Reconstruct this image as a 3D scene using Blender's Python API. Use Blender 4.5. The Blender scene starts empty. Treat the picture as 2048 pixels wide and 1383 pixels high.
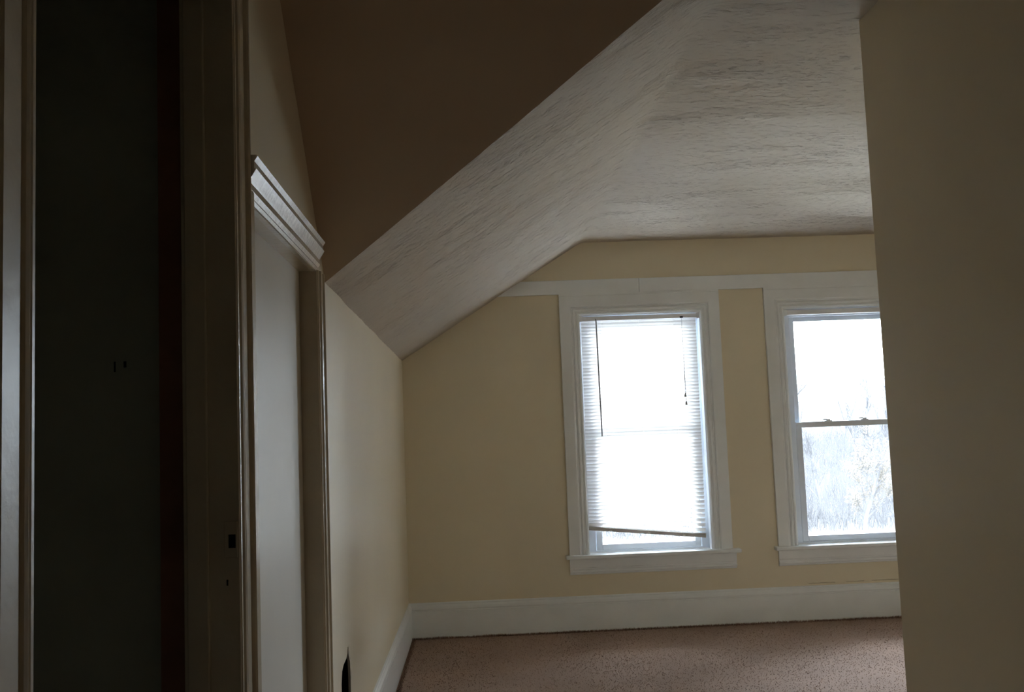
import bpy, bmesh, math, random
from mathutils import Vector, Matrix, noise
from mathutils.geometry import tessellate_polygon

scene = bpy.context.scene
C = scene.collection

# ------------------------------------------------------------------ camera
cam_d = bpy.data.cameras.new('camera')
cam = bpy.data.objects.new('camera', cam_d)
C.objects.link(cam)
cam_d.sensor_width = 36.0
cam_d.lens = 2000.0 * 36.0 / 2048.0
cam_d.clip_start = 0.05
cam_d.clip_end = 600
right = Vector((0.99866148, -0.03483561, -0.03823258))
down = Vector((-0.03495315, 0.09032375, -0.9952989))
fwd = Vector((0.03812515, 0.99530302, 0.08898523))
M = Matrix.Identity(4)
for i in range(3):
    M[i][0] = right[i]
    M[i][1] = -down[i]
    M[i][2] = -fwd[i]
M[0][3], M[1][3], M[2][3] = 0.0, 0.0, 1.25
cam.matrix_world = M
scene.camera = cam

# ------------------------------------------------------------------ world, exposure
world = bpy.data.worlds.new('overcast_sky')
scene.world = world
world.use_nodes = True
bg = world.node_tree.nodes['Background']
bg.inputs[0].default_value = (0.80, 0.90, 1.0, 1)
bg.inputs[1].default_value = 1.0
vs = scene.view_settings
vs.view_transform = 'Standard'
vs.look = 'None'
vs.gamma = 1.0
vs.use_curve_mapping = False
vs.exposure = 5.75
scene.cycles.max_bounces = 14
scene.cycles.diffuse_bounces = 9
scene.cycles.glossy_bounces = 5
scene.cycles.transparent_max_bounces = 16


def portal(name, x, z, sx, sz):
    d = bpy.data.lights.new(name, 'AREA')
    d.shape = 'RECTANGLE'
    d.size, d.size_y = sx, sz
    d.cycles.is_portal = True
    o = bpy.data.objects.new(name, d)
    o.location = (x, 6.66, z)
    o.rotation_euler = (-math.pi / 2, 0, 0)
    C.objects.link(o)


portal('window_portal', 1.086, 1.245, 0.84, 1.58)
portal('window_portal', 2.426, 1.245, 0.84, 1.58)

# ------------------------------------------------------------------ materials
MATS = {}


def mat(name, col, rough=0.5, var=0.06, vscale=3.0, bump=0.0, bscale=60.0, stretch=(1, 1, 1), sheen=0.0, spec=0.5, detail=4.0, dark=None):
    if name in MATS:
        return MATS[name]
    m = bpy.data.materials.new(name)
    m.use_nodes = True
    nt = m.node_tree
    N, L = nt.nodes, nt.links
    p = N['Principled BSDF']
    p.inputs['Roughness'].default_value = rough
    p.inputs['Specular IOR Level'].default_value = spec
    if sheen:
        p.inputs['Sheen Weight'].default_value = sheen
        p.inputs['Sheen Roughness'].default_value = 0.5
    tc = N.new('ShaderNodeTexCoord')
    n1 = N.new('ShaderNodeTexNoise')
    n1.inputs['Scale'].default_value = vscale
    n1.inputs['Detail'].default_value = 5
    L.new(tc.outputs['Object'], n1.inputs['Vector'])
    r = N.new('ShaderNodeValToRGB')
    lo = dark if dark else tuple(c * (1 - var) for c in col)
    hi = tuple(min(1, c * (1 + var)) for c in col)
    r.color_ramp.elements[0].position = 0.3
    r.color_ramp.elements[1].position = 0.7
    r.color_ramp.elements[0].color = (*lo, 1)
    r.color_ramp.elements[1].color = (*hi, 1)
    L.new(n1.outputs['Fac'], r.inputs['Fac'])
    L.new(r.outputs['Color'], p.inputs['Base Color'])
    if bump:
        mp = N.new('ShaderNodeMapping')
        mp.inputs['Scale'].default_value = stretch
        L.new(tc.outputs['Object'], mp.inputs['Vector'])
        n2 = N.new('ShaderNodeTexNoise')
        n2.inputs['Scale'].default_value = bscale
        n2.inputs['Detail'].default_value = detail
        L.new(mp.outputs['Vector'], n2.inputs['Vector'])
        b = N.new('ShaderNodeBump')
        b.inputs['Strength'].default_value = 1.0
        b.inputs['Distance'].default_value = bump
        L.new(n2.outputs['Fac'], b.inputs['Height'])
        L.new(b.outputs['Normal'], p.inputs['Normal'])
    MATS[name] = m
    return m


CREAM = (0.78, 0.70, 0.535)
m_wall = mat('cream_wall_paint', CREAM, 0.42, 0.03, 1.5, 0.0006, 40)
m_trim = mat('white_trim_paint', (0.85, 0.88, 0.90), 0.30, 0.03, 6, 0.0006, 25, (1, 1, 6))
m_gloss = mat('glossy_cream_trim_paint', (0.60, 0.52, 0.39), 0.24, 0.05, 8, 0.0010, 35, (1, 1, 1))
m_door = mat('door_paint', (0.70, 0.66, 0.58), 0.38, 0.03, 3, 0.0006, 20, (1, 1, 0.3))
m_satin = mat('worn_cream_trim_paint', (0.60, 0.53, 0.42), 0.36, 0.05, 8, 0.0010, 35)
m_slope = mat('shade_toned_slope', (0.56, 0.44, 0.32), 0.6, 0.04, 2, 0.0006, 40)  # tan tone carries the hall's shade and warm bounce in its colour
m_head = mat('thick_gloss_paint', (0.68, 0.63, 0.54), 0.11, 0.06, 30, 0.0012, 60)
m_vinyl = mat('window_vinyl', (0.76, 0.82, 0.90), 0.35, 0.03, 6)
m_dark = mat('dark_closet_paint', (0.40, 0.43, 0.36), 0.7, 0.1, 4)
m_brown = mat('brown_wood', (0.24, 0.10, 0.05), 0.6, 0.2, 8)
m_black = mat('black_void', (0.004, 0.004, 0.004), 0.9)
m_plaster = mat('broken_plaster', (0.72, 0.66, 0.54), 0.9, 0.12, 40, 0.003, 60)
m_metal = mat('old_brass', (0.12, 0.09, 0.06), 0.5, 0.2, 30)
m_bark = mat('tree_bark', (0.024, 0.023, 0.026), 0.9, 0.25, 2)
m_leaf = mat('tan_leaves', (0.045, 0.035, 0.022), 0.9, 0.25, 1)
m_ground = mat('added_bounce_snow', (0.84, 0.86, 0.88), 0.9, 0.03, 0.3)
m_grass = mat('dulled_grass', (0.20, 0.19, 0.16), 0.95, 0.2, 0.4)
m_litter = mat('leaf_litter', (0.018, 0.016, 0.016), 0.95, 0.3, 1.0)
m_wand = mat('clear_grey_wand', (0.20, 0.19, 0.17), 0.3)
m_rail = mat('blind_rail_enamel', (0.50, 0.46, 0.43), 0.4)
m_headrail = mat('white_rail_enamel', (0.84, 0.84, 0.86), 0.4)
m_roof = mat('roof_boards', (0.2, 0.17, 0.13), 0.9)


def ceiling_mat():
    m = bpy.data.materials.new('brushed_plaster_ceiling')
    m.use_nodes = True
    nt = m.node_tree
    N, L = nt.nodes, nt.links
    p = N['Principled BSDF']
    p.inputs['Roughness'].default_value = 0.75
    p.inputs['Base Color'].default_value = (0.53, 0.462, 0.375, 1)
    tc = N.new('ShaderNodeTexCoord')

    def nz(scale, st, det=6):
        mp = N.new('ShaderNodeMapping')
        mp.inputs['Scale'].default_value = st
        L.new(tc.outputs['Object'], mp.inputs['Vector'])
        n = N.new('ShaderNodeTexNoise')
        n.inputs['Scale'].default_value = scale
        n.inputs['Detail'].default_value = det
        n.inputs['Roughness'].default_value = 0.6
        L.new(mp.outputs['Vector'], n.inputs['Vector'])
        return n
    streak = nz(22, (0.7, 1.9, 0.7), 7)
    fine = nz(130, (0.8, 1.2, 0.8), 4)
    mask = nz(3.4, (0.45, 1.5, 0.45), 3)
    rp = N.new('ShaderNodeValToRGB')
    rp.color_ramp.elements[0].position = 0.46
    rp.color_ramp.elements[1].position = 0.66
    rp.color_ramp.elements[0].color = (0.22, 0.22, 0.22, 1)
    L.new(mask.outputs['Fac'], rp.inputs['Fac'])
    a = N.new('ShaderNodeMath'); a.operation = 'MULTIPLY_ADD'
    L.new(fine.outputs['Fac'], a.inputs[0]); a.inputs[1].default_value = 0.55
    L.new(streak.outputs['Fac'], a.inputs[2])
    sp = nz(48, (0.55, 1.5, 0.55), 5)
    sr = N.new('ShaderNodeMapRange')
    sr.inputs['From Min'].default_value = 0.56; sr.inputs['From Max'].default_value = 0.66
    sr.inputs['To Max'].default_value = 1.1
    L.new(sp.outputs['Fac'], sr.inputs['Value'])
    a2 = N.new('ShaderNodeMath'); a2.operation = 'ADD'
    L.new(a.outputs[0], a2.inputs[0]); L.new(sr.outputs[0], a2.inputs[1])
    a = a2
    h = N.new('ShaderNodeMath'); h.operation = 'MULTIPLY'
    L.new(a.outputs[0], h.inputs[0]); L.new(rp.outputs['Color'], h.inputs[1])
    b = N.new('ShaderNodeBump')
    b.inputs['Distance'].default_value = 0.010
    b.inputs['Strength'].default_value = 1.0
    L.new(h.outputs[0], b.inputs['Height'])
    L.new(b.outputs['Normal'], p.inputs['Normal'])
    return m


def carpet_mat():
    m = bpy.data.materials.new('brown_carpet')
    m.use_nodes = True
    nt = m.node_tree
    N, L = nt.nodes, nt.links
    p = N['Principled BSDF']
    p.inputs['Roughness'].default_value = 0.95
    p.inputs['Specular IOR Level'].default_value = 0.1
    p.inputs['Sheen Weight'].default_value = 0.35
    p.inputs['Sheen Tint'].default_value = (0.9, 0.8, 0.75, 1)
    tc = N.new('ShaderNodeTexCoord')
    n = N.new('ShaderNodeTexNoise'); n.inputs['Scale'].default_value = 170; n.inputs['Detail'].default_value = 3
    L.new(tc.outputs['Object'], n.inputs['Vector'])
    n2 = N.new('ShaderNodeTexNoise'); n2.inputs['Scale'].default_value = 2.5; n2.inputs['Detail'].default_value = 4
    L.new(tc.outputs['Object'], n2.inputs['Vector'])
    mx = N.new('ShaderNodeMath'); mx.operation = 'MULTIPLY_ADD'
    L.new(n2.outputs['Fac'], mx.inputs[0]); mx.inputs[1].default_value = 0.5
    L.new(n.outputs['Fac'], mx.inputs[2])
    r = N.new('ShaderNodeValToRGB')
    r.color_ramp.elements[0].position = 0.5
    r.color_ramp.elements[1].position = 1.0
    r.color_ramp.elements[0].color = (0.19, 0.115, 0.082, 1)
    r.color_ramp.elements[1].color = (0.36, 0.235, 0.175, 1)
    L.new(mx.outputs[0], r.inputs['Fac'])
    L.new(r.outputs['Color'], p.inputs['Base Color'])
    b = N.new('ShaderNodeBump'); b.inputs['Distance'].default_value = 0.003
    L.new(n.outputs['Fac'], b.inputs['Height'])
    L.new(b.outputs['Normal'], p.inputs['Normal'])
    return m


def glass_mat():
    m = bpy.data.materials.new('dusty_window_glass')
    m.use_nodes = True
    nt = m.node_tree
    N, L = nt.nodes, nt.links
    N.remove(N['Principled BSDF'])
    out = N['Material Output']
    tr = N.new('ShaderNodeBsdfTransparent'); tr.inputs[0].default_value = (0.95, 0.97, 0.98, 1)
    gl = N.new('ShaderNodeBsdfGlossy'); gl.inputs['Roughness'].default_value = 0.02
    fr = N.new('ShaderNodeFresnel'); fr.inputs[0].default_value = 1.45
    m1 = N.new('ShaderNodeMixShader')
    L.new(fr.outputs[0], m1.inputs[0]); L.new(tr.outputs[0], m1.inputs[1]); L.new(gl.outputs[0], m1.inputs[2])
    tl = N.new('ShaderNodeBsdfTranslucent'); tl.inputs[0].default_value = (0.9, 0.9, 0.9, 1)
    tc = N.new('ShaderNodeTexCoord')
    n = N.new('ShaderNodeTexNoise'); n.inputs['Scale'].default_value = 9; n.inputs['Detail'].default_value = 8
    L.new(tc.outputs['Object'], n.inputs['Vector'])
    r = N.new('ShaderNodeMapRange')
    r.inputs['From Min'].default_value = 0.35; r.inputs['From Max'].default_value = 0.75
    r.inputs['To Min'].default_value = 0.003; r.inputs['To Max'].default_value = 0.008
    L.new(n.outputs['Fac'], r.inputs['Value'])
    m2 = N.new('ShaderNodeMixShader')
    L.new(r.outputs[0], m2.inputs[0]); L.new(m1.outputs[0], m2.inputs[1]); L.new(tl.outputs[0], m2.inputs[2])
    L.new(m2.outputs[0], out.inputs['Surface'])
    return m


def slat_mat():
    m = bpy.data.materials.new('translucent_white_slat')
    m.use_nodes = True
    nt = m.node_tree
    N, L = nt.nodes, nt.links
    p = N['Principled BSDF']
    p.inputs['Base Color'].default_value = (0.86, 0.84, 0.82, 1)
    p.inputs['Roughness'].default_value = 0.45
    tl = N.new('ShaderNodeBsdfTranslucent'); tl.inputs[0].default_value = (0.92, 0.90, 0.88, 1)
    mx = N.new('ShaderNodeMixShader'); mx.inputs[0].default_value = 0.06
    L.new(p.outputs[0], mx.inputs[1]); L.new(tl.outputs[0], mx.inputs[2])
    L.new(mx.outputs[0], N['Material Output'].inputs['Surface'])
    return m


m_ceil = ceiling_mat()
m_carpet = carpet_mat()
m_glass = glass_mat()
m_slat = slat_mat()


# ------------------------------------------------------------------ helpers
def mesh_obj(name, verts, faces, m, parent=None, smooth=False):
    me = bpy.data.meshes.new(name)
    me.from_pydata([tuple(v) for v in verts], [], faces)
    bm = bmesh.new(); bm.from_mesh(me)
    bmesh.ops.recalc_face_normals(bm, faces=bm.faces)
    bm.to_mesh(me); bm.free()
    me.materials.append(m)
    if smooth:
        me.polygons.foreach_set('use_smooth', [True] * len(me.polygons))
    o = bpy.data.objects.new(name, me)
    C.objects.link(o)
    o.parent = parent
    return o


class MB:
    def __init__(self):
        self.v, self.f = [], []

    def add(self, v, f):
        n = len(self.v)
        self.v += [tuple(p) for p in v]
        self.f += [tuple(i + n for i in q) for q in f]
        return self

    def box(self, x0, x1, y0, y1, z0, z1):
        v = [(x, y, z) for x in (x0, x1) for y in (y0, y1) for z in (z0, z1)]
        return self.add(v, [(0, 1, 3, 2), (4, 6, 7, 5), (0, 4, 5, 1), (2, 3, 7, 6), (0, 2, 6, 4), (1, 5, 7, 3)])

    def tube(self, pts, rad, n=6):
        rings = []
        pts = [Vector(p) for p in pts]
        for i, p in enumerate(pts):
            t = (pts[min(i + 1, len(pts) - 1)] - pts[max(i - 1, 0)]).normalized()
            a = Vector((1, 0, 0)) if abs(t.x) < 0.8 else Vector((0, 1, 0))
            u = t.cross(a).normalized(); w = t.cross(u)
            r = rad[i] if isinstance(rad, (list, tuple)) else rad
            rings.append([p + (u * math.cos(k * math.tau / n) + w * math.sin(k * math.tau / n)) * r for k in range(n)])
        v = [q for r_ in rings for q in r_]
        f = []
        for i in range(len(rings) - 1):
            for k in range(n):
                k2 = (k + 1) % n
                f.append((i * n + k, i * n + k2, (i + 1) * n + k2, (i + 1) * n + k))
        f.append(tuple(range(n)))
        f.append(tuple((len(rings) - 1) * n + k for k in range(n)))
        return self.add(v, f)

    def build(self, name, m, parent=None, smooth=False, bevel=0.0):
        o = mesh_obj(name, self.v, self.f, m, parent, smooth)
        if bevel:
            b = o.modifiers.new('bevel', 'BEVEL')
            b.width = bevel; b.segments = 2; b.limit_method = 'ANGLE'
        return o


def box(name, m, parent, x0, x1, y0, y1, z0, z1, bevel=0.0):
    return MB().box(x0, x1, y0, y1, z0, z1).build(name, m, parent, bevel=bevel)


def tag(o, label=None, cat=None, group=None, kind=None):
    if label: o['label'] = label
    if cat: o['category'] = cat
    if group: o['group'] = group
    if kind: o['kind'] = kind
    return o


def empty(name, loc=(0, 0, 0)):
    o = bpy.data.objects.new(name, None)
    o.empty_display_size = 0.1
    o.location = loc
    C.objects.link(o)
    return o


def pin(o, parent):
    """parent o (built in world coordinates) under an Empty that stands elsewhere"""
    o.parent = parent
    o.location = -Vector(parent.location)
    return o


def plate(name, m, outer, holes, to3, thick, parent=None):
    """polygon with holes, extruded; to3(u, v, d) gives the 3D point at depth d"""
    loops = [outer] + holes
    flat = [p for lp in loops for p in lp]
    tris = tessellate_polygon([[Vector((p[0], p[1], 0)) for p in lp] for lp in loops])
    n = len(flat)
    v = [to3(p[0], p[1], 0) for p in flat] + [to3(p[0], p[1], thick) for p in flat]
    f = [tuple(t) for t in tris] + [tuple(i + n for i in reversed(t)) for t in tris]
    k = 0
    for lp in loops:
        for i in range(len(lp)):
            a, b = k + i, k + (i + 1) % len(lp)
            f.append((a, b, b + n, a + n))
        k += len(lp)
    return mesh_obj(name, v, f, m, parent)


def strip(name, m, parent, prof, pts_of, smooth=False):
    """moulding: closed profile swept between two stations; pts_of(d, h, end) -> 3D point"""
    n = len(prof)
    v = [pts_of(d, h, 0) for d, h in prof] + [pts_of(d, h, 1) for d, h in prof]
    f = [(i, (i + 1) % n, (i + 1) % n + n, i + n) for i in range(n)]
    f += [tuple(range(n)), tuple(range(2 * n - 1, n - 1, -1))]
    return mesh_obj(name, v, f, m, parent, smooth)


# ------------------------------------------------------------------ main dimensions (metres)
XL = -0.466          # left wall plane
XR = 3.99            # far right knee wall
YB = 6.45            # window wall plane
ZC = 2.49            # flat ceiling
XF = 0.72            # where the slope meets the flat ceiling
ZK = 1.756           # knee wall height
YV = 3.168           # where the two slopes meet on the left wall
YW, XW = 2.955, 1.225  # end of the hall's right wall
K = (ZC - ZK) / (XF - XL)
W1, W2 = (0.690, 1.482), (2.034, 2.826)
WZ0, WZ1 = 0.477, 2.010
D1 = (1.036, 1.915, 2.13)     # open doorway y0, y1, head
D2 = (2.10, 2.93, 1.755)      # low closed door

# ------------------------------------------------------------------ structure
fl = MB()
fl.box(-2.6, 4.2, -1.5, YB + 0.2, -0.12, 0.0)
floor = tag(fl.build('floor', m_carpet), 'brown wall-to-wall carpet with frayed edge by the baseboard', 'carpet', kind='structure')

random.seed(4)
pile = MB()


def tuft(x, y, h, r):
    a = random.uniform(0, math.tau)
    dx, dy = math.cos(a) * r, math.sin(a) * r
    lx, ly = random.uniform(-.8, .8) * h, random.uniform(-.8, .8) * h
    pile.add([(x - dx, y - dy, 0), (x + dx, y + dy, 0), (x - dy * .6, y + dx * .6, 0), (x + lx, y + ly, h)],
             [(0, 1, 3), (1, 2, 3), (2, 0, 3)])


for i in range(5200):                                   # frayed line along the window wall
    x = random.uniform(-0.45, 3.0)
    q = noise.noise((x * 6, 0, 0)) * 0.5 + 0.5
    tuft(x, YB - 0.024 - abs(random.gauss(0, 0.012)), random.uniform(0.004, 0.012) + 0.012 * q * random.random(), 0.0022)
for i in range(2600):                                   # and along the knee wall
    y = random.uniform(3.3, 6.42)
    tuft(XL + 0.024 + abs(random.gauss(0, 0.008)), y, random.uniform(0.004, 0.011), 0.0022)
for i in range(26000):                                  # pile of the open carpet
    x = random.uniform(-0.44, 3.0); y = random.uniform(4.3, 6.40)
    tuft(x, y, random.uniform(0.002, 0.005), 0.002)
pl = pile.build('carpet_pile', m_carpet, floor)
tag(pl, kind='stuff')

def rect(x0, x1, z0, z1): return [(x0, z0), (x1, z0), (x1, z1), (x0, z1)]


# left wall: doorway, low door, ragged hole
outer = [(-1.4, -0.1), (D1[0], -0.1), (D1[0], D1[2]), (D1[1], D1[2]), (D1[1], -0.1), (D2[0], -0.1), (D2[0], D2[2]), (D2[1], D2[2]),
         (D2[1], -0.1), (3.10, -0.1), (3.10, 2.62), (-1.4, 2.62)]
hole = [(3.345, 0.20), (3.56, 0.20), (3.558, 0.36), (3.562, 0.44), (3.552, 0.497), (3.528, 0.522), (3.516, 0.553), (3.498, 0.535), (3.47, 0.523), (3.40, 0.518),
        (3.362, 0.505), (3.342, 0.47)]
wl = plate('wall_left', m_wall, outer, [], lambda u, v, d: (XL - d, u, v), 0.085)
tag(wl, 'cream left hallway wall with two doorways', 'wall', kind='structure')
kw = plate('wall_left_knee', m_wall, rect(3.10, YB + 0.1, -0.1, 2.62), [hole], lambda u, v, d: (XL - d, u, v), 0.006)
tag(kw, 'cream knee wall with a ragged hole near the floor', 'wall', kind='structure')
# broken board edges of the hole and the dark cavity behind
ragged = MB()
for (y0, z0), (y1, z1) in zip(hole[1:6], hole[2:7]):
    ragged.add([(XL + .0015, y0 - .003, z0), (XL + .0015, y1 - .003, z1), (XL + .0008, y1 + .030, z1 + .006), (XL + .0008, y0 + .030, z0),
                (XL - .007, y0 - .001, z0), (XL - .007, y1 - .001, z1)], [(0, 1, 2, 3), (0, 4, 5, 1)])
ragged.build('broken_edge', m_plaster, kw)['label'] = 'ragged pale plaster edge of the hole'
cav = MB()
cav.box(XL - 0.20, XL - 0.19, 3.2, 3.75, 0.0, 0.7)
cav.box(XL - 0.19, XL - 0.0061, 3.20, 3.21, 0.0, 0.7)
cav.box(XL - 0.19, XL - 0.0061, 3.74, 3.75, 0.0, 0.7)
cav.box(XL - 0.19, XL - 0.0061, 3.21, 3.74, 0.69, 0.7)
cav.build('cavity', m_black, kw)

# window wall
cracks = [rect(2.09, 2.26, .2325, .2355), rect(2.335, 2.45, .234, .2365), rect(2.50, 2.70, .2345, .237)]
wb = plate('wall_back', m_wall, rect(-1.7, XR + 0.15, -0.1, 2.62),
           [rect(W1[0], W1[1], WZ0, WZ1), rect(W2[0], W2[1], WZ0, WZ1)] + cracks, lambda u, v, d: (u, YB + d, v), 0.16)
tag(wb, 'cream gable wall with the two windows', 'wall', kind='structure')
box('wall_cavity', m_black, wb, 2.0, 2.8, YB + 0.17, YB + 0.18, 0.2, 0.28)

tag(box('wall_right', m_wall, None, XW, XW + 0.12, -1.4, YW, -0.1, 2.62, bevel=0.004),
    'shaded cream hallway wall ending at an outside corner', 'wall', kind='structure')
tag(box('wall_front', m_wall, None, XW + 0.11, XR + 0.15, YW - 0.12, YW, -0.1, 2.62), 'cream wall of the room behind the hallway corner', 'wall', kind='structure')
tag(box('wall_far_right', m_wall, None, XR, XR + 0.15, YW - 0.1, YB + 0.1, -0.1, 2.62), 'cream knee wall at the far side of the room', 'wall', kind='structure')
tag(box('wall_hall_end', m_wall, None, -2.6, XW + 0.12, -1.5, -1.4, -0.1, 2.62), 'cream wall at the end of the hallway', 'wall', kind='structure')

# dark room behind the open doorway
cl = MB()
cl.box(-2.4, XL - 0.084, 2.0, 2.06, -0.1, 2.62)
cl.box(-2.46, -2.4, -0.2, 2.06, -0.1, 2.62)
cl.box(-2.4, XL - 0.084, -0.2, -0.14, -0.1, 2.62)
closet = tag(cl.build('wall_closet', m_dark), 'very dark greenish wall of the unlit room behind the doorway', 'wall', kind='structure')
box('corner_board', m_brown, closet, -0.612, -0.552, 1.962, 2.0, 0.0, 2.5)['label'] = 'dark reddish brown corner board'
box('nail_hole', m_black, closet, -0.712, -0.709, 1.9985, 2.001, 1.405, 1.425)
box('nail_hole', m_black, closet, -0.693, -0.688, 1.9985, 2.001, 1.413, 1.425)

tag(box('wall_eaves', m_roof, None, -1.75, -1.65, 2.05, YB + 0.15, -0.1, 2.62), 'bare boards closing the eaves behind the knee wall', 'wall', kind='structure')

# ceiling of the room: flat field, slope and far slope as one plastered skin
def zprof(x):
    a = ZK + K * (x - XL)
    b = ZK + K * (XR - x)
    s = 0.007
    z = ZC
    for q in (a, b):
        h = max(s * 3 - abs(q - z), 0) / (s * 3)
        z = min(q, z) - h * h * s * 3 / 4
    return z


def yval(x):
    d = max(0.0, min(x, XF) - XL)
    w = 0.010 * noise.noise((x * 4.0, 3.1, 0)) + 0.004 * noise.noise((x * 17.0, 1.1, 0))
    return YV - K * d - 0.032 * (d / 0.87) ** 2 + w * min(1, d * 4)


nx, ny = 230, 190
cv, cf = [], []
xs = [XL - 0.03 + (XR + 0.03 - XL + 0.03) * (i / nx) for i in range(nx + 1)]
for x in xs:
    y0 = yval(x)
    for j in range(ny + 1):
        t = j / ny
        y = y0 + (YB + 0.05 - y0) * t
        z = zprof(x)
        fade = min(1, t * 12)
        dz = 0.006 * noise.noise((x * 1.6, y * 2.4, 0)) + 0.0028 * noise.noise((x * 5, y * 11, 2)) + 0.0014 * noise.noise((x * 16, y * 34, 5))
        if x > 0.6:
            e = (x - 0.6) / 0.6
            dz += -0.007 * min(1, max(0, e)) * (1 / (1 + math.exp((y - YW) / 0.012)))
            dz += -0.005 * math.exp(-((y - 3.9 - 0.02 * noise.noise((x * 3, 0, 0))) / 0.012) ** 2)
        # chipped ridge where slope and flat field meet
        dz += 0.006 * noise.noise((x * 20, y * 12, 9)) * math.exp(-((x - XF) / 0.05) ** 2)
        cv.append((x, y, z + dz * fade))
for i in range(nx):
    for j in range(ny):
        a = i * (ny + 1) + j
        cf.append((a, a + 1, a + ny + 2, a + ny + 1))
ceil = mesh_obj('ceiling', cv, cf, m_ceil, None, True)
tag(ceil, 'white brush-textured plaster ceiling, flat in the middle and sloping to the knee wall', 'ceiling', kind='structure')

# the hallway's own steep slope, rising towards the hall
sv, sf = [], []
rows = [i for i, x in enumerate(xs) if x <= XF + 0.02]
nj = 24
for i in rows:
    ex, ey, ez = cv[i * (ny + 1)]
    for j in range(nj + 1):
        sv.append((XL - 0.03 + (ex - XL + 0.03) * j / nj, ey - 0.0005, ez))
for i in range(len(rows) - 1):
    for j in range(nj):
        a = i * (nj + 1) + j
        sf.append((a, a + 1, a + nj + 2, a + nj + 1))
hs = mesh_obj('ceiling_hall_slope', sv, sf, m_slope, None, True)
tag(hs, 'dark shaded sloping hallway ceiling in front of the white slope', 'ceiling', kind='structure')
tag(box('ceiling_hall', m_ceil, None, -2.6, XR, -1.5, 2.46, ZC, ZC + 0.05), 'flat hallway ceiling', 'ceiling', kind='structure')
tag(box('roof', m_roof, None, -2.7, XR + 0.3, -1.6, YB + 0.25, 2.60, 2.68), 'roof boards above the attic rooms', 'roof', kind='structure')

# ------------------------------------------------------------------ baseboards and rail
BB = [(0, 0), (0, 0.019), (0.168, 0.019), (0.170, 0.013), (0.176, 0.013), (0.180, 0.022), (0.196, 0.020), (0.208, 0.013), (0.213, 0.014), (0.219, 0.010), (0.221, 0)]
o = strip('baseboard_back', m_trim, None, BB, lambda d, h, e: ((XL - 0.01, XR)[e], YB + 0.002 - h, d))
tag(o, 'tall white baseboard with moulded cap under the windows', 'baseboard', kind='structure')
o = strip('baseboard_left', m_trim, None, BB, lambda d, h, e: (XL - 0.002 + h, (3.05, YB)[e], d))
tag(o, 'tall white baseboard along the knee wall', 'baseboard', kind='structure')

rl = empty('trim_1', (1.76, YB, 2.15))
tag(rl, 'white flat picture rail running across the top of both windows', 'trim', kind='structure')
for (a, b) in ((0.10, 1.09), (1.092, 3.42)):
    pin(box('rail_board', m_trim, None, a, b, YB - 0.018, YB + 0.003, 2.150, 2.242, bevel=0.002), rl)

# ------------------------------------------------------------------ windows
WC = [(0.0, -0.004), (0.0, 0.010), (0.006, 0.014), (0.014, 0.014), (0.018, 0.009), (0.022, 0.009), (0.027, 0.017), (0.036, 0.019), (0.042, 0.015),
      (0.045, 0.010), (0.050, 0.010), (0.054, 0.021), (0.062, 0.024), (0.126, 0.021), (0.128, 0.019), (0.128, -0.004)]


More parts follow.
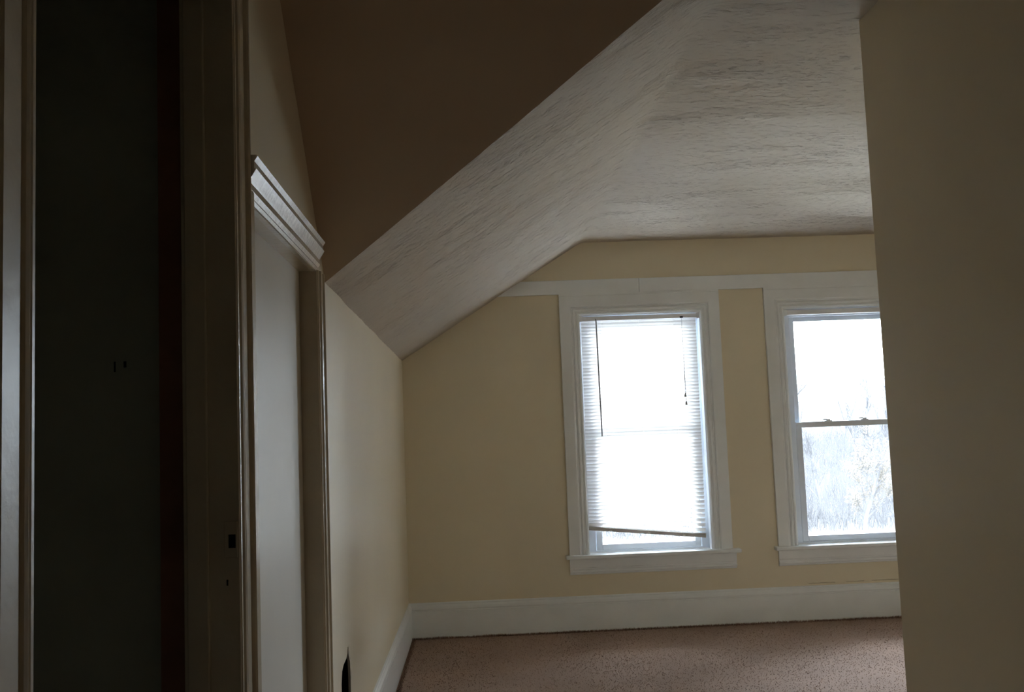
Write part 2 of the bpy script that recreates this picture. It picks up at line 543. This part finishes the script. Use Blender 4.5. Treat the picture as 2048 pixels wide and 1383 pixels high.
def make_window(name, X, label, top_extra):
    x0, x1 = X
    r = empty(name, ((x0 + x1) / 2, YB, WZ0))
    tag(r, label, 'window', kind='structure')
    zb = WZ0 + 0.001

    def P(o): return pin(o, r)
    # mitred casing
    P(strip('side_casing', m_trim, None, WC, lambda d, h, e: (x0 - d, YB - h, (zb, WZ1 + d)[e])))
    P(strip('side_casing', m_trim, None, WC, lambda d, h, e: (x1 + d, YB - h, (zb, WZ1 + d)[e])))
    P(strip('head_casing', m_trim, None, WC, lambda d, h, e: ((x0 - d, x1 + d)[e], YB - h, WZ1 + d)))
    P(box('head_board', m_trim, None, x0 - 0.128, x1 + 0.128, YB - 0.0185, YB + 0.002, WZ1 + 0.12, 2.1505))
    # stool and apron
    P(box('stool', m_trim, None, x0 - 0.153, x1 + 0.175, YB - 0.058, YB + 0.06, WZ0 - 0.023, WZ0 + 0.001, bevel=0.006))
    AP = [(0, 0), (0, 0.020), (0.058, 0.020), (0.062, 0.014), (0.068, 0.014), (0.074, 0.022), (0.086, 0.022), (0.090, 0.012), (0.100, 0.010), (0.104, 0.0)]
    P(strip('apron', m_trim, None, AP, lambda d, h, e: ((x0 - 0.128, x1 + 0.150)[e], YB + 0.002 - h, WZ0 - 0.022 - d)))
    # wooden jamb lining
    P(box('jamb_lining', m_trim, None, x0 - 0.01, x0 + 0.004, YB - 0.006, YB + 0.17, WZ0, WZ1))
    P(box('jamb_lining', m_trim, None, x1 - 0.004, x1 + 0.01, YB - 0.006, YB + 0.17, WZ0, WZ1))
    P(box('head_lining', m_trim, None, x0, x1, YB - 0.006, YB + 0.17, WZ1 - 0.004, WZ1 + 0.01))
    P(box('outer_sill', m_trim, None, x0, x1, YB + 0.05, YB + 0.20, WZ0 - 0.03, WZ0 + 0.006))
    # vinyl frame
    fa, fb = YB + 0.055, YB + 0.150
    P(box('frame_side', m_vinyl, None, x0 + 0.003, x0 + 0.054, fa, fb, WZ0, WZ1 - 0.003, bevel=0.003))
    P(box('frame_side', m_vinyl, None, x1 - 0.054, x1 - 0.003, fa, fb, WZ0, WZ1 - 0.003, bevel=0.003))
    P(box('frame_head', m_vinyl, None, x0 + 0.05, x1 - 0.05, fa, fb, WZ1 - 0.050, WZ1 - 0.003, bevel=0.003))
    P(box('frame_sill', m_vinyl, None, x0 + 0.05, x1 - 0.05, fa, fb, WZ0 + 0.001, WZ0 + 0.016, bevel=0.003))

    def sash(nm, ya, yb, za, zt, bot, top):
        s = empty(nm, (0, 0, 0))
        a, b = x0 + 0.056, x1 - 0.056
        w = 0.040
        rr = s
        box('stile', m_vinyl, rr, a, a + w, ya, yb, za, zt, bevel=0.003)
        box('stile', m_vinyl, rr, b - w, b, ya, yb, za, zt, bevel=0.003)
        box('bottom_rail', m_vinyl, rr, a + w, b - w, ya, yb, za, za + bot, bevel=0.003)
        box('top_rail', m_vinyl, rr, a + w, b - w, ya, yb, zt - top, zt, bevel=0.003)
        ym = (ya + yb) / 2
        box('glass_pane', m_glass, rr, a + w - 0.004, b - w + 0.004, ym - 0.0015, ym + 0.0015, za + bot - 0.004, zt - top + 0.004)
        pin(s, r)
        return s
    lo = sash('lower_sash', YB + 0.060, YB + 0.092, WZ0 + 0.016, 1.264, 0.036, 0.036)
    sash('upper_sash', YB + 0.097, YB + 0.129, 1.232, WZ1 - 0.048, 0.034, 0.030)
    for cx in (x0 + 0.275, x1 - 0.275):
        lk = MB()
        lk.box(cx - 0.026, cx + 0.026, YB + 0.062, YB + 0.092, 1.263, 1.270)
        lk.box(cx - 0.012, cx + 0.014, YB + 0.064, YB + 0.10, 1.269, 1.279)
        lk.box(cx - 0.038, cx - 0.008, YB + 0.060, YB + 0.074, 1.273, 1.281)
        lk.build('sash_lock', m_vinyl, lo, bevel=0.002)
    return r


win1 = make_window('window_1', W1, 'white double-hung window behind the lowered mini blind', 0)
win2 = make_window('window_2', W2, 'white double-hung window with no blind, partly behind the hallway corner', 0)

# ------------------------------------------------------------------ mini blind in window 1
BY = YB + 0.024
bl = empty('mini_blind', (1.078, BY, 0.60))
tag(bl, 'white mini blind hanging with a crooked bottom rail in front of the window', 'blind')


def B(o): return pin(o, bl)


hr = MB()
hr.box(0.695, 1.478, BY - 0.016, BY + 0.016, 1.972, 2.002)
hrail = B(hr.build('head_rail', m_headrail, None, bevel=0.003))
for xx in (0.694, 1.462):
    box('end_bracket', m_headrail, hrail, xx, xx + 0.016, BY - 0.020, BY + 0.018, 1.968, 2.005, bevel=0.002)
box('cord_lock', m_black, hrail, 1.352, 1.372, BY - 0.019, BY - 0.012, 1.973, 1.983)
# one curved slat mesh, shared
ns = 61
SL, SW = 0.756, 0.0255
ZT, ZB_ = 1.958, 0.640
sm = bpy.data.meshes.new('slat')
vv, ff = [], []
for k in range(6):
    u = -0.5 + k / 5
    crown = 0.0022 * (1 - (2 * u) ** 2)
    for xx in (-SL / 2, SL / 2):
        vv.append((xx, u * SW, crown))
for k in range(5):
    ff.append((k * 2, k * 2 + 1, k * 2 + 3, k * 2 + 2))
sm.from_pydata(vv, [], ff)
sm.materials.append(m_slat)
sm.polygons.foreach_set('use_smooth', [True] * len(sm.polygons))
random.seed(9)
for k in range(ns):
    t = k / (ns - 1)
    z = ZT + (ZB_ - ZT) * t + 0.012 * (1 - t)
    o = bpy.data.objects.new('slat', sm)
    C.objects.link(o)
    tilt = max(0.0, (t - 0.80) / 0.20) ** 1.6
    o.rotation_euler = (math.radians(-60 + random.uniform(-1.5, 1.5)), math.radians(5.6 * tilt + random.uniform(-.12, .12)), 0)
    o.parent = bl
    o.location = Vector((1.081 - 0.008 * t, BY, z - 0.036 * tilt)) - Vector(bl.location)
br = MB()
zl, zr = 0.640, 0.562
br.add([(0.690, BY - 0.013, zl - 0.013), (1.448, BY - 0.013, zr - 0.013), (1.448, BY + 0.013, zr - 0.013), (0.690, BY + 0.013, zl - 0.013),
        (0.690, BY - 0.013, zl + 0.009), (1.448, BY - 0.013, zr + 0.009), (1.448, BY + 0.013, zr + 0.009), (0.690, BY + 0.013, zl + 0.009)],
       [(0, 1, 2, 3), (4, 5, 6, 7), (0, 1, 5, 4), (1, 2, 6, 5), (2, 3, 7, 6), (3, 0, 4, 7)])
brail = B(br.build('bottom_rail', m_rail, None, bevel=0.003))
for xx in (0.835, 1.08, 1.305):
    zz = zl + (zr - zl) * (xx - 0.69) / 0.758
    box('cord_clip', m_slat, brail, xx - 0.009, xx + 0.009, BY - 0.016, BY + 0.002, zz - 0.012, zz - 0.002, bevel=0.002)
wand = B(MB().tube([(0.800, BY - 0.026, 1.972), (0.802, BY - 0.030, 1.6), (0.806, BY - 0.030, 1.222)], 0.0048, 6).build('tilt_wand', m_wand, None, True))
MB().tube([(0.798, BY - 0.014, 1.985), (0.799, BY - 0.024, 1.968)], 0.003, 5).build('wand_hook', m_wand, wand)
for q, (xa, zb2) in enumerate(((1.360, 1.470), (1.364, 1.418))):
    c = B(MB().tube([(1.362, BY - 0.020, 1.975), (1.363, BY - 0.026, 1.75), (xa, BY - 0.026, zb2)], 0.0013, 4).build('lift_cord', m_wand, None))
    MB().tube([(xa, BY - 0.026, zb2 + 0.012), (xa, BY - 0.026, zb2 + 0.004), (xa, BY - 0.026, zb2 - 0.014)], [0.002, 0.005, 0.0085], 7).build('tassel', m_wand, c, True)
for xx in (0.835, 1.08, 1.305):
    zz = zl + (zr - zl) * (xx - 0.69) / 0.758
    B(MB().tube([(xx, BY - 0.0145, 1.974), (xx - 0.004, BY - 0.0145, zz)], 0.0008, 4).build('ladder_cord', m_slat, None))

# bare head rail left over window 2
h2 = empty('blind_head_rail', (2.43, BY, 1.97))
tag(h2, 'empty white blind head rail at the top of the window without a blind', 'blind rail')
pin(box('channel', m_headrail, None, 2.052, 2.812, BY - 0.016, BY + 0.016, 1.968, 2.000, bevel=0.003), h2)
for xx in (2.039, 2.799):
    pin(box('end_bracket', m_trim, None, xx, xx + 0.022, BY - 0.021, BY + 0.018, 1.964, 2.004, bevel=0.002), h2)

# ------------------------------------------------------------------ open doorway (door_1) and low door (door_2)
d1 = empty('door_1', (XL, 1.475, 0))
tag(d1, 'open doorway into the dark room, in old glossy cream casing', 'doorway', kind='structure')


def Q(o): return pin(o, d1)


PX = XL + 0.020
# far side jamb, stop, and casing shared with the low door
Q(box('jamb', m_gloss, None, XL - 0.088, PX - 0.004, D1[1] - 0.003, D1[1] + 0.02, 0, D1[2], bevel=0.002))
Q(box('door_stop', m_gloss, None, XL - 0.080, XL - 0.040, D1[1] - 0.012, D1[1] + 0.002, 0, D1[2] - 0.01, bevel=0.003))
Q(box('jamb', m_gloss, None, XL - 0.088, PX - 0.004, D1[0] - 0.02, D1[0] + 0.003, 0, D1[2], bevel=0.002))
Q(box('head_jamb', m_gloss, None, XL - 0.088, PX - 0.004, D1[0], D1[1], D1[2], D1[2] + 0.02))
# casing profile: distance from the opening, height above the wall
DC = [(0.0, -0.004), (0.0, 0.014), (0.004, 0.018), (0.012, 0.018), (0.016, 0.0135), (0.021, 0.0135), (0.024, 0.020), (0.030, 0.022), (0.036, 0.020),
      (0.040, 0.0180), (0.044, 0.0190), (0.094, 0.0145), (0.098, 0.0200), (0.103, 0.0235), (0.109, 0.0235), (0.112, 0.019), (0.114, -0.004)]
Q(strip('side_casing', m_gloss, None, DC, lambda d, h, e: (XL + h, D1[1] - 0.002 + d, (0, D1[2] + d)[e])))
DN = [(0.0, -0.004), (0.0, 0.014), (0.004, 0.018), (0.010, 0.018), (0.013, 0.0135), (0.017, 0.0135), (0.020, 0.020), (0.025, 0.022), (0.030, 0.020),
      (0.033, 0.0165), (0.037, 0.0175), (0.073, 0.0175), (0.076, 0.0150), (0.076, -0.004)]
Q(strip('side_casing', m_satin, None, DN, lambda d, h, e: (XL + h, D1[0] + 0.002 - d, (0, D1[2] + d)[e])))
Q(strip('head_casing', m_gloss, None, DC, lambda d, h, e: (XL + h, (D1[0] - d, D1[1] + d)[e], D1[2] + d)))
st = Q(box('strike_plate', m_gloss, None, XL - 0.012, XL + 0.012, D1[1] - 0.0055, D1[1] + 0.004, 1.043, 1.110, bevel=0.001))
st['label'] = 'painted-over strike plate with a black latch hole'
box('latch_hole', m_black, st, XL - 0.004, XL + 0.009, D1[1] - 0.0062, D1[1] - 0.004, 1.061, 1.086)
Q(box('screw_hole', m_black, None, XL - 0.009, XL - 0.006, D1[1] - 0.0038, D1[1] + 0.002, 0.992, 1.003))

d2 = empty('door_2', (XL, 2.515, 0))
tag(d2, 'low flat white-painted door under the hallway slope, closed', 'door', kind='structure')


def R2(o): return pin(o, d2)


R2(box('slab', m_door, None, XL - 0.075, XL - 0.040, D2[0], D2[1] - 0.001, 0.012, D2[2], bevel=0.002))
R2(box('jamb', m_gloss, None, XL - 0.10, XL + 0.012, D2[1] - 0.002, D2[1] + 0.018, 0, D2[2], bevel=0.002))
R2(box('jamb', m_gloss, None, XL - 0.10, XL + 0.012, D2[0] - 0.018, D2[0] + 0.002, 0, D2[2], bevel=0.002))
R2(box('head_jamb', m_gloss, None, XL - 0.10, XL + 0.010, D2[0], D2[1], D2[2] - 0.002, D2[2] + 0.014))
# narrow strip beside the shared casing, then far casing and heavy head moulding
R2(box('edge_strip', m_gloss, None, XL, XL + 0.0205, D1[1] + 0.118, D1[1] + 0.150, 0, D2[2] + 0.02, bevel=0.004))
FC = [(0.0, -0.004), (0.0, 0.012), (0.004, 0.016), (0.014, 0.016), (0.018, 0.012), (0.022, 0.012), (0.026, 0.020), (0.032, 0.022), (0.038, 0.020),
      (0.042, 0.016), (0.076, 0.017), (0.080, 0.022), (0.086, 0.022), (0.09, 0.017), (0.092, -0.004)]
R2(strip('side_casing', m_gloss, None, FC, lambda d, h, e: (XL + h, D2[1] + d, (0, 1.757)[e])))
HC = [(1.752, -0.004), (1.752, 0.009), (1.754, 0.009), (1.762, 0.0145), (1.763, 0.013), (1.766, 0.013), (1.775, 0.0195), (1.776, 0.0175), (1.789, 0.0175),
      (1.790, 0.0175), (1.815, 0.033), (1.816, 0.029), (1.830, 0.029), (1.831, 0.029), (1.841, 0.036), (1.844, 0.034), (1.844, -0.004)]
R2(strip('head_casing', m_head, None, HC, lambda d, h, e: (XL + h, (D1[1] + 0.113, 2.95)[e], d)))

# ------------------------------------------------------------------ outdoors
def hill(x, y):
    z = -5.2 + 0.2 * noise.noise((x * 0.05, y * 0.05, 1))
    if y > 60:
        z += (y - 60) * 0.13 + max(0, x - 20) * 0.03 * min(1, (y - 60) / 30)
    return z


def field(name, m, ya, yb, label, gx=50, gy=30):
    gv, gf = [], []
    for i in range(gx + 1):
        for j in range(gy + 1):
            x = -90 + 200 * i / gx
            y = ya + (yb - ya) * j / gy
            gv.append((x, y, hill(x, y)))
    for i in range(gx):
        for j in range(gy):
            a = i * (gy + 1) + j
            gf.append((a, a + 1, a + gy + 2, a + gy + 1))
    o = mesh_obj(name, gv, gf, m, None, True)
    return tag(o, label, 'ground', kind='structure')


field('ground', m_ground, 6.75, 15, 'unseen snow added close to the house to brighten the ceiling by the windows')  # bright bounce ground out of view, added to shape the ceiling's falloff
field('lawn', m_grass, 15, 60, 'winter grass before the woods, kept dull so less light reaches the ceiling')  # toned dull so the inner ceiling gets less light from below
woods = field('woodland_floor', m_litter, 60, 150, 'wooded slope covered in leaf litter behind the winter grass')


def grow(seed, height, twigs):
    rnd = random.Random(seed)
    tr, tw = MB(), MB()

    def branch(p, d, length, r, lev):
        n = 4 if lev == 0 else 3
        pts, rad = [p], [r]
        q = p
        for s in range(n):
            d = (d + Vector((rnd.uniform(-.22, .22), rnd.uniform(-.22, .22), rnd.uniform(-.05, .16)))).normalized()
            q = q + d * (length / n)
            pts.append(q); rad.append(r * (1 - 0.62 * (s + 1) / n))
        (tr if lev < 2 else tw).tube(pts, rad, 5 if lev == 0 else 3)
        if lev >= 4:
            return
        kids = (9, 6, 4, twigs)[lev]
        for c in range(kids):
            t = rnd.uniform(0.22 if lev == 0 else 0.15, 1.0)
            k = min(n - 1, int(t * n)); ft = t * n - k
            b = pts[k].lerp(pts[k + 1], ft)
            a = rnd.uniform(0, math.tau)
            out = Vector((math.cos(a), math.sin(a), rnd.uniform(0.1, 0.9))).normalized()
            nd = (d * 0.6 + out * 0.6).normalized()
            branch(b, nd, length * (rnd.uniform(0.26, 0.36) if lev == 0 else rnd.uniform(0.38, 0.55)), max(rad[k] * 0.5, 0.011), lev + 1)
    branch(Vector((0, 0, -0.3)), Vector((0, 0, 1)), height * 0.75, height * 0.017, 0)
    return tr, tw


protos = []
for s in range(4):
    tr, tw = grow(20 + s, 9.0, 3)
    r = empty('bare_tree')
    a = tr.build('trunk', m_bark, r)
    b = tw.build('twigs', m_bark, r)
    tag(b, kind='stuff')
    protos.append((r, a, b))
random.seed(12)
spots = []
for k in range(4000):
    y = random.uniform(60.5, 100)
    x = y * random.uniform(0.03, 0.48)
    if all(max(abs(x - a), abs(y - b)) > 4.3 for a, b in spots) and len(spots) < 60 and math.hypot(x - 21.4, y - 56) > 5:
        spots.append((x, y))
for k, (x, y) in enumerate(spots):
    r, a, b = protos[k % 4]
    if k >= 4:
        r2 = r.copy(); C.objects.link(r2)
        for ch in (a, b):
            c = ch.copy(); C.objects.link(c); c.parent = r2
        r = r2
    r.location = (x, y, hill(x, y))
    r.rotation_euler = (0, 0, random.uniform(0, math.tau))
    s = random.uniform(0.75, 1.05)
    r.scale = (s, s, s * random.uniform(0.95, 1.1))
    tag(r, 'bare grey-brown winter tree in the woods beyond the windows', 'tree', 'bare trees outside the windows')

# one tree that has kept its tan leaves
tr, tw = grow(77, 8.0, 2)
lt = empty('leafy_tree', (21.4, 56.0, hill(21.4, 56.0)))
tr.build('trunk', m_bark, lt)
tag(tw.build('twigs', m_bark, lt), kind='stuff')
lf = MB()
random.seed(5)
src = tw.v
for k in range(5200):
    p = Vector(random.choice(src)) + Vector((random.gauss(0, .12), random.gauss(0, .12), random.gauss(0, .12)))
    u = Vector((random.gauss(0, 1), random.gauss(0, 1), random.gauss(0, 1))).normalized() * 0.05
    w = u.orthogonal().normalized() * 0.035
    lf.add([p - u, p + w, p + u, p - w], [(0, 1, 2, 3)])
tag(lf.build('foliage', m_leaf, lt), kind='stuff')
tag(lt, 'small tree still holding tan leaves, outside the window without a blind', 'tree')

# brushwood under the trees
bw = MB()
random.seed(21)
for k in range(22000):
    y = random.uniform(60, 96)
    x = y * random.uniform(0.0, 0.50)
    z = hill(x, y) - 0.05
    h = random.uniform(0.8, 3.4)
    lean = Vector((random.gauss(0, .28), random.gauss(0, .28), 1)) * h
    p = Vector((x, y, z))
    r = random.uniform(0.010, 0.026)
    bw.add([p + Vector((r, 0, 0)), p + Vector((-r * .5, r * .87, 0)), p + Vector((-r * .5, -r * .87, 0)), p + lean], [(0, 1, 3), (1, 2, 3), (2, 0, 3)])
tag(bw.build('brushwood', m_bark, woods), kind='stuff')
